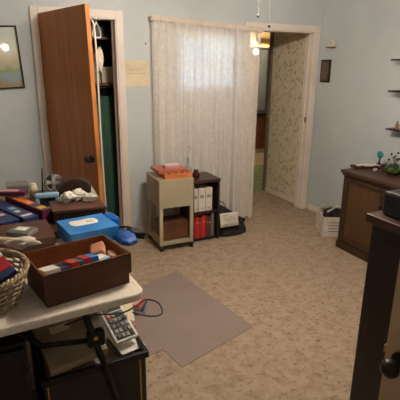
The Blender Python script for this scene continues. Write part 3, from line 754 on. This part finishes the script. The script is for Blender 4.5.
# wicker basket
bx, by = -.13, 1.66
o = thing('wicker_basket', 'round tan wicker basket at left on the white table', 'basket', (bx, by, .7405))
def brad(z): return .150+.045*min(1, z/.13)**.8
t = MB()
NS = 26
for k_ in range(13):
    z = .008+k_*.0098
    P = []
    for i in range(NS*4):
        a_ = 2*PI*i/(NS*4)
        r = brad(z)+.0055*math.cos(NS/2*a_+PI*(k_ % 2))
        P.append((r*math.cos(a_), r*math.sin(a_), z))
    t.tube(P, .0042, 6, closed=True)
t.build('weave', M_wick, o, smooth=True)
t = MB()
for i in range(NS):
    a_ = 2*PI*(i+.5)/NS
    t.tube([(brad(z)*math.cos(a_), brad(z)*math.sin(a_), z) for z in (.0, .045, .09, .135)], .004, 5)
t.build('stake', M_wick, o, smooth=True)
t = MB()
for s0 in range(3):
    P = []
    for i in range(220):
        a_ = 2*PI*i/220; tw = 22*a_+2*PI*s0/3
        r = brad(.13)+.002+.007*math.cos(tw)
        P.append((r*math.cos(a_), r*math.sin(a_), .138+.007*math.sin(tw)))
    t.tube(P, .0046, 6, closed=True)
t.build('braided_rim', M_wick, o, smooth=True)
MB().lathe([(0, .001), (.148, .001), (.148, .006), (0, .006)], n=32).build('basket_base', M_wick, o)
def prop(name, label, cat, m, sz, loc, rot=(0, 0, 0), bev=.003, grp=None):
    o = MB().box(-sz[0]/2, sz[0]/2, -sz[1]/2, sz[1]/2, -sz[2]/2, sz[2]/2).build(name, m, bevel=bev)
    return tag(o, label, cat, grp, loc=loc, rot=rot)
prop('dark_pouch', 'dark pouch filling the bottom of the wicker basket', 'pouch', M_black, (.22, .2, .06), (bx, by, .785), bev=.02)
o = thing('snack_packet', 'red white and blue packet tucked inside the wicker basket', 'packet', (bx+.09, by-.03, .885), rot=(.45, -.30, .35))
MB().box(-.05, .05, -.03, .03, -.012, .012).build('red_panel', M_red, o, bevel=.004)
MB().box(-.05, .05, .0305, .055, -.012, .012).build('white_panel', M_paper, o, bevel=.004)
MB().box(-.05, .05, -.06, -.0305, -.012, .012).build('blue_panel', M_navy, o, bevel=.004)
prop('brown_pen', 'reddish brown pen leaning inside the basket beside the packet', 'pen', M_rosewood, (.09, .008, .008), (bx+.12, by+.03, .868), rot=(0, .3, -.6), bev=.002)
o = MB().sphere((0, 0, 0), .05, sc=(1.1, .55, .42), sub=3, amp=.5, fr=1.8, seed=2).build('crumpled_tissue', mat('grey_white_tissue', 'a59c8e', 'cfc6b5', rough=.6), smooth=True)
tag(o, 'grey white crumpled tissue on back rim of the wicker basket', 'tissue', loc=(bx+.19, by+.165, .90), rz=-.2)
o = MB().tube(smoothpts([(-.14, .02, .0), (-.06, .03, .012), (.03, .01, .01), (.11, -.01, .0)]), .014, 8).build('rolled_cloth', mat('cream_cloth', 'c8b493', rough=.8), smooth=True)
tag(o, 'cream rolled cloth along the back rim of wicker basket', 'cloth', loc=(bx+.06, by+.20, .902))

# open brown box on the table
O = Vector((.257, 1.682, .7405)); RZ = math.radians(12)
o = thing('shoe_box', 'open brown cardboard box holding booklets at table corner', 'box', O, rz=RZ)
def tray(a_, b_, z0, z1, th=.006, bottom=True):
    t = MB()
    t.box(-a_, a_, -b_, -b_+th, z0, z1).box(-a_, a_, b_-th, b_, z0, z1).box(-a_, -a_+th, -b_+th, b_-th, z0, z1).box(a_-th, a_, -b_+th, b_-th, z0, z1)
    if bottom: t.box(-a_+th, a_-th, -b_+th, b_-th, z0, z0+th)
    return t
tray(.170, .120, 0, .05).build('lower_tray', M_card, o, bevel=.0015)
tray(.178, .128, .048, .135).build('upper_tray', M_card, o, bevel=.0015)
tray(.1715, .1215, .054, .134, th=.001).build('inner_lining', M_cardin, o)
def onbox(x, y, z):
    v = Matrix.Rotation(RZ, 4, 'Z') @ Vector((x, y, z)); return (v.x+O.x, v.y+O.y, v.z+O.z)
L0 = .075
itm = [(-.130, .060, 'white booklet with blue print at left end of the open box', M_paper, 'booklet', .088),
       (-.078, .040, 'blue booklet beside the white one in open box', M_navy, 'booklet', .080),
       (-.040, .034, 'red booklet, left of the two, in open brown box', M_red2, 'booklet', .090),
       (-.012, .018, 'thin teal booklet between two red ones in box', M_teal, 'booklet', .086),
       (.012, .030, 'red booklet, right of the two, in open brown box', M_red, 'booklet', .090),
       (.045, .032, 'sky blue booklet near the middle of open brown box', M_blue, 'booklet', .086)]
for i, (x, wd, lb_, m_, ct, zz) in enumerate(itm):
    o = MB().box(-wd/2, wd/2, -.045, .045, -.018, .018).build('booklet', m_, bevel=.002)
    tag(o, lb_, ct, 'booklets in the open box', loc=onbox(x, -.055+.004*i, zz+.020), rot=(-.25, 0, RZ))
o = thing('card_pack', 'pale blue and white card pack in open box', 'card pack', onbox(.085, -.035, .092), rz=RZ+.3)
MB().box(-.03, .03, -.03, .03, -.02, .015).build('pack_body', M_lightblue, o, bevel=.002)
MB().box(-.02, .02, -.02, .02, .0152, .018).build('pack_label', M_paper, o)
prop('pink_purse', 'pinkish tan purse at the right inside open brown box', 'purse', mat('pinkish_tan', 'c58e70', 'b57a5c', rough=.6), (.06, .075, .04), onbox(.108, .035, .105), rot=(.25, -.3, RZ-.5), bev=.01)
prop('brown_wallet', 'brown wallet in the far right corner of open box', 'wallet', M_tan, (.04, .06, .03), onbox(.145, -.02, .09), rot=(0, .2, RZ-.3), bev=.006)
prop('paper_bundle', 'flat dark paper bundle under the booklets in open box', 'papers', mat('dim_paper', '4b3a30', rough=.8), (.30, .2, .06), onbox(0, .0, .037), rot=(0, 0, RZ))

# dark flat box, silver case
o = thing('gift_box', 'flat dark brown lidded box behind the wicker basket', 'box', (-.045, 2.21, .7405), rz=math.radians(2))
MB().box(-.26, .265, -.125, .15, 0, .04).build('body', M_dkbox, o, bevel=.003)
MB().box(-.265, .27, -.13, .155, .03, .062).build('lid', mat('brown_lid', '51301f', '442619', rough=.4), o, bevel=.004)
o = thing('silver_tin', 'small silver grey tin on the flat dark box', 'tin', (.085, 2.19, .803), rz=math.radians(-38))
MB().box(-.06, .06, -.045, .045, 0, .022).build('tin_body', M_grey, o, bevel=.004)
MB().box(-.055, .055, -.04, .04, .022, .027).build('tin_lid', M_chrome, o, bevel=.003)
MB().box(-.03, .03, -.02, .02, .0272, .029).build('tin_label', M_paper, o)

# blue tissue box + bag
o = thing('blue_carton', 'sky blue carton with rounded white label on white table', 'carton', (.40, 2.165, .7405), rz=math.radians(8))
MB().box(-.125, .125, -.105, .13, 0, .076).build('carton_body', M_blue, o, bevel=.003)
MB().prism(rr(-.085, .06, -.01, .075, .03), .0763, .079).build('rounded_label', M_paper, o)
t = MB()
for i in range(3): t.box(-.0+.0*i, .04, .015+i*.015, .020+i*.015, .0792, .0798)
t.build('label_line', mat('faint_blue_ink', '9aa9b4', rough=.8), o)
MB().prism(rr(.127, .18, .0, .125, .02), .0, .078).build('glossy_end', mat('glossy_blue_wrap', '1f6fd0', '1a60ba', rough=.12, bump=.5, bscale=20), o, bevel=.01)
o = thing('blue_pouch', 'deep blue nylon pouch hanging over table edge beside blue carton', 'pouch', (.560, 2.035, .7405), rz=math.radians(5))
MB().sphere((0, 0, .022), .10, sc=(.52, .9, .30), sub=3, amp=.2, fr=2, flat=.0005).build('pouch_body', M_deepblue, o, smooth=True)
t = MB().box(-.015, .06, -.04, .04, .020, .058, Matrix.Translation((.030, .02, -.005)) @ Matrix.Rotation(.25, 4, 'Y')); t.build('buckle', M_black, o, bevel=.006)
MB().tube(smoothpts([(-.01, .07, .055), (.02, .05, .06), (.05, .04, .05)]), .006, 6).build('strap', M_black, o)

# dark wood case with crumpled things
o = thing('wooden_case', 'dark reddish wooden case behind the blue carton', 'case', (.42, 2.55, .7385), rz=math.radians(-2))
MB().box(-.15, .14, -.10, .11, 0, .055).build('case_body', M_espresso, o, bevel=.003)
MB().box(-.153, .143, -.103, .113, .055, .074).build('case_lid', mat('reddish_wood_lid', '5d3a2b', '4c2d21', rough=.35, scale=4, stretch=(1, 6, 6)), o, bevel=.004)
for i, (x, y, r, lb_) in enumerate(((.362, 2.60, .036, 'white crumpled tissue at left on the dark wooden case'), (.432, 2.625, .040, 'white crumpled tissue in the middle of the wooden case'), (.49, 2.575, .030, 'small white crumpled tissue at right on the wooden case'))):
    o = MB().sphere((0, 0, 0), r, sc=(1.05, .9, .8), sub=4, amp=.75, fr=.9, seed=i+4).build('crumpled_tissue', M_paper, smooth=True)
    tag(o, lb_, 'tissue', 'crumpled white tissues on the wooden case', loc=(x, y, .8135+r*.74))
o = MB().prism([(0, 0), (.05, 0), (.008, .075)], -.003, .003, Matrix.Rotation(PI/2, 4, 'X')).build('white_card', M_paper)
tag(o, 'pointed white card leaning up at right end of wooden case', 'card', loc=(.515, 2.635, .8135), rz=-.15)
o = thing('leather_bag', 'dark brown arched leather bag behind the crumpled tissues', 'bag', (.46, 2.86, .7385), rz=-.1)
arc = [(-.11, 0)]+[(.11*math.cos(a_), .07+.085*math.sin(a_)) for a_ in [PI-PI*i/12 for i in range(13)]]+[(.11, 0)]
MB().prism(arc, -.05, .05, Matrix.Rotation(PI/2, 4, 'X')).build('bag_body', M_dkbox, o, bevel=.01)
MB().tube([(x*1.02, -.05, z+.003) for x, z in arc[1:-1]], .004, 6).build('piping', M_dwood, o)
MB().box(-.02, .02, -.056, -.05, .05, .08).build('clasp', M_brass, o)

# alarm clock
o = thing('alarm_clock', 'pale blue framed digital clock standing on the desk', 'clock', (.268, 2.71, .7385), rz=math.radians(-6))
t = MB(); t.box(-.07, .07, -.02, .02, .085, .115); t.box(-.07, .07, -.02, .02, 0, .03); t.box(-.07, -.045, -.02, .02, .03, .085); t.box(.045, .07, -.02, .02, .03, .085)
t.build('clock_frame', M_lightblue, o, bevel=.008)
MB().box(-.045, .045, -.012, .012, .03, .085).build('clock_screen', M_screen, o)
# small fan
o = thing('desk_fan', 'small round desk fan with silver grille on the desk', 'fan', (.345, 2.98, .7385), rot=(0, 0, -.1))
MB().lathe([(0, 0), (.05, 0), (.048, .012), (.015, .02), (0, .02)]).build('fan_base', M_black, o, smooth=True)
MB().cyl((0, .02, .015), (0, .02, .06), .008).build('fan_neck', M_black, o)
t = MB(); C_ = Vector((0, 0, .108))
for r in (.058, .044, .03, .016): t.tube([C_+Vector((r*math.cos(2*PI*i/32), -.022+.15*r, r*math.sin(2*PI*i/32))) for i in range(32)], .0014 if r < .05 else .004, 6, closed=True)
for i in range(12):
    a_ = 2*PI*i/12; t.tube([C_+Vector((.01*math.cos(a_), -.021, .01*math.sin(a_))), C_+Vector((.058*math.cos(a_), -.013, .058*math.sin(a_)))], .0012, 5)
t.build('grille', M_chrome, o)
t = MB()
for i in range(4):
    m = Matrix.Translation(C_) @ Matrix.Rotation(PI/2*i, 4, 'Y') @ Matrix.Rotation(.4, 4, 'X')
    t.prism([(.006, -.008), (.045, -.018), (.05, .012), (.006, .008)], -.001, .001, m @ Matrix.Rotation(PI/2, 4, 'X'))
t.cyl((0, -.012, .108), (0, .02, .108), .014)
t.build('fan_blades', M_white, o)
MB().cyl((0, .012, .108), (0, .035, .108), .05, .03).build('motor_housing', M_black, o, smooth=True)
o = MB().cyl((0, 0, 0), (.012, 0, .19), .006, .004, n=8).build('antenna_stick', M_black)
tag(o, 'thin black upright rod behind the small desk fan', 'rod', loc=(.278, 3.08, .7385))
closet_box('cardboard_box', 'small grey cardboard box at the back of the desk', 'box', .06, .19, 3.04, 3.16, .7385, .815, M_grey)
closet_box('cardboard_box', 'small beige cardboard box at left end behind game boxes', 'box', -.06, .045, 3.05, 3.15, .7385, .79, M_tan, lid=False)
o = MB().lathe([(0, 0), (.026, 0), (.026, .07), (.018, .08), (.018, .09), (0, .09)]).build('cream_bottle', M_yellowpaper, smooth=True)
tag(o, 'short cream bottle beside the grey cardboard box on desk', 'bottle', loc=(.222, 3.08, .7385))
# long game boxes
def long_box(lbl, x, y, z, rz, ln, wd, ht, m, bars, tilt=0):
    o = thing('game_box', lbl, 'box', (x, y, z), group='long boxes fanned on the desk', rot=(tilt, 0, rz))
    MB().box(-ln/2, ln/2, -wd/2, wd/2, 0, ht).build('carton', m, o, bevel=.003)
    for (p0, p1, w0, w1, mm) in bars:
        MB().box(p0, p1, w0, w1, ht, ht+.0012).build('printed_panel', mm, o)
r0 = math.atan2(-.46, .20)
long_box('navy long box with pale lettering, leftmost of the fanned boxes', -.05, 2.61, .7385, r0, .46, .10, .07, M_navy, [(-.05, .03, -.02, .02, M_lightblue), (.08, .12, -.01, .03, M_pink)])
long_box('navy long box with white lettering, middle of the fanned boxes', .06, 2.66, .7385, r0, .46, .085, .06, M_navy, [(-.02, .03, -.015, .02, M_lightblue), (.06, .10, -.02, .01, M_paper), (.16, .19, -.03, .03, M_paper)])
long_box('maroon and pink long box behind the navy fanned boxes', .06, 2.86, .826, r0+.75, .22, .07, .028, M_maroon, [(-.07, .06, -.02, .02, M_pink)])
long_box('orange and yellow long box, rightmost of the fanned boxes', .152, 2.70, .7385, r0+.02, .42, .06, .075, M_maroon, [(-.15, -.02, -.026, .026, M_orange), (-.02, .05, -.02, .02, M_terra), (.13, .18, -.022, .022, M_yellow)])

# ------------------------------------------------------------------ under the table
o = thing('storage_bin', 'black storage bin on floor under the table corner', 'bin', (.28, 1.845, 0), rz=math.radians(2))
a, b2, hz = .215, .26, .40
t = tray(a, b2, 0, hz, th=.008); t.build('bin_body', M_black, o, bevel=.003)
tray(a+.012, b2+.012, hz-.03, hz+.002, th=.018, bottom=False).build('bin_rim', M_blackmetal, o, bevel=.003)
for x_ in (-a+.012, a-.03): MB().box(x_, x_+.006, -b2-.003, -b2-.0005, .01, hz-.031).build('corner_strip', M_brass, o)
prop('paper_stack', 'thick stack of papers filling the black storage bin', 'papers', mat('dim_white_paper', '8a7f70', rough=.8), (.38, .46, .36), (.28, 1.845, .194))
o = thing('flat_carton', 'flat tan carton leaning on the black bin under table', 'carton', (.19, 1.745, .452), rot=(math.radians(14), math.radians(-4), math.radians(8)))
MB().box(-.11, .13, -.16, .16, 0, .035).build('carton_body', mat('grey_tan_card', 'a08c74', '8f7c66', rough=.6), o, bevel=.004)
MB().box(-.05, .03, .02, .06, .0352, .037).build('carton_label', M_yellowpaper, o)
# calculator
o = thing('desk_calculator', 'white desk calculator with dark keys lying in the black bin', 'calculator', (.415, 1.735, .475), rot=(math.radians(34), math.radians(8), math.radians(22)))
MB().box(-.062, .062, -.095, .095, 0, .022).build('case', M_white, o, bevel=.005)
MB().box(-.047, .047, .055, .085, .0222, .025).build('display', M_screen, o)
MB().box(-.052, .048, -.085, .05, .0222, .0235).build('key_plate', mat('dark_key_plate', '3a3a3c', rough=.5), o)
for r in range(5):
    for c in range(4):
        mm = M_red2 if (r, c) == (4, 0) else (M_grey if (r+c) % 3 else M_black)
        MB().box(-.046+c*.024, -.028+c*.024, -.079+r*.026, -.062+r*.026, .0236, .029).build('key', mm, o)
prop('loose_paper', 'white loose paper sheet under the desk calculator', 'paper', M_paper, (.13, .18, .004), (.44, 1.72, .41), rot=(.3, .12, .35), bev=0)
prop('loose_paper', 'tan loose envelope poking out right of the calculator', 'envelope', M_tan, (.06, .12, .006), (.49, 1.85, .418), rot=(.2, .5, .3), bev=0)
prop('loose_paper', 'pale loose paper at the back right of storage bin', 'paper', M_yellowpaper, (.07, .12, .006), (.51, 1.90, .425), rot=(.3, .3, -.1), bev=0)
# open kraft box behind
o = thing('kraft_box', 'open brown kraft box of odds and ends behind storage bin', 'box', (.42, 2.27, .006), rz=math.radians(4))
tray(.135, .12, 0, .34, th=.005).build('carton', M_kraft, o)
MB().box(-.135, .135, 0, .07, -.0025, .0025, Matrix.Translation((0, .12, .34)) @ Matrix.Rotation(.9, 4, 'X')).build('flap', M_kraft, o)
for i, (x, y, z, sz, m_, nm, lb_, ct) in enumerate(((.36, 2.22, .28, (.09, .06, .09), M_paper, 'small_packet', 'white packet with red stripe in open kraft box', 'packet'),
        (.44, 2.24, .30, (.05, .05, .08), M_deepblue, 'small_packet', 'blue packet standing in the open kraft box', 'packet'),
        (.49, 2.30, .27, (.06, .08, .10), M_black, 'small_packet', 'black packet at right in the open kraft box', 'packet'),
        (.34, 2.33, .27, (.06, .10, .10), M_leaf, 'small_packet', 'green packet at back of the open kraft box', 'packet'))):
    prop(nm, lb_, ct, m_, sz, (x, y, z), rot=(0, .1, .3*i), bev=.004)
prop('small_packet', 'flat red box lying across white packet in kraft box', 'packet', M_red, (.10, .012, .03), (.36, 2.22, .345), rot=(0, .05, .1), bev=.002)
# cable
P = smoothpts([(.18, 1.62, .60), (.30, 1.66, .59), (.44, 1.72, .535), (.52, 1.80, .50), (.60, 1.86, .49), (.665, 1.86, .455), (.66, 1.80, .43), (.59, 1.77, .45), (.51, 1.80, .475)])
o = MB().tube(P, .004, 8).build('black_cable', M_black, smooth=True)
tag(o, 'black cable looping out beside the desk calculator', 'cable')
# books on the floor
o = thing('paperback_book', 'red and cream book on top of stack on floor by bin', 'book', (.725, 2.60, .041), rz=math.radians(-38), group='books stacked on floor')
MB().box(-.09, .09, -.06, .06, 0, .022).build('pages', M_yellowpaper, o)
MB().box(-.092, .092, -.062, .062, .022, .025).build('cover', M_red2, o)
MB().box(.02, .07, -.04, .04, .0252, .026).build('cover_panel', M_pink, o)
o = thing('paperback_book', 'blue bound book at bottom of stack on floor by bin', 'book', (.73, 2.59, .0085), rz=math.radians(-30), group='books stacked on floor')
MB().box(-.098, .098, -.068, .068, .0, .004).build('back_cover', M_navy, o)
MB().box(-.095, .095, -.065, .065, .004, .027).build('pages', M_paper, o)
MB().box(-.098, .098, -.068, .068, .027, .031).build('cover', M_navy, o)
# invented black cabinets that fill the dark space further left under the table
o = thing('dark_fill_cabinet', 'black two drawer cabinet made up to fill the dark under table', 'cabinet', (-.18, 1.78, 0), rz=math.radians(3))
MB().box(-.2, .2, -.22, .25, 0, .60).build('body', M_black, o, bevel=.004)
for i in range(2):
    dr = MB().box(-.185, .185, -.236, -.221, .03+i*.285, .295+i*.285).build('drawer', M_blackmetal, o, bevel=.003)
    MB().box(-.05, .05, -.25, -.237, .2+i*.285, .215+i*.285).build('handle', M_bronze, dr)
o = thing('dark_fill_cabinet', 'wide black cabinet made up for the dark at far left under table', 'cabinet', (-.72, 1.72, 0), rz=math.radians(3))
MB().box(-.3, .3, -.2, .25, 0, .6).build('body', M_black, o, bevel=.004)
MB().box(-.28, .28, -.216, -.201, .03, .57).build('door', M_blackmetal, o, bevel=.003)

# ------------------------------------------------------------------ world, camera
wd = bpy.data.worlds.new('World'); S.world = wd; wd.use_nodes = True
nt = wd.node_tree; bg = nt.nodes['Background']
sky = nt.nodes.new('ShaderNodeTexSky'); sky.sky_type = 'NISHITA'; sky.sun_disc = False; sky.sun_elevation = math.radians(35); sky.sun_rotation = math.radians(180)
nt.links.new(sky.outputs[0], bg.inputs['Color']); bg.inputs['Strength'].default_value = 14

cam = bpy.data.cameras.new('camera'); co = bpy.data.objects.new('camera', cam); COL.objects.link(co); S.camera = co
cam.sensor_width = 36; cam.lens = 440/400*36; cam.clip_start = .02
Pt, Yw, RO = math.radians(17), math.radians(25.6), math.radians(.5)
sy, cy_, sp, cp = math.sin(Yw), math.cos(Yw), math.sin(Pt), math.cos(Pt)
F = Vector((sy*cp, cy_*cp, -sp)); R0 = Vector((cy_, -sy, 0)); U0 = Vector((sy*sp, cy_*sp, cp))
c_, s_ = math.cos(RO), math.sin(RO)
R = c_*R0+s_*U0; U = -s_*R0+c_*U0
co.matrix_world = Matrix(((R.x, U.x, -F.x, 0), (R.y, U.y, -F.y, 0), (R.z, U.z, -F.z, 1.6), (0, 0, 0, 1)))
vs = S.view_settings; vs.view_transform = 'Standard'; vs.look = 'None'; vs.gamma = 1; vs.use_curve_mapping = False
vs.exposure = .2
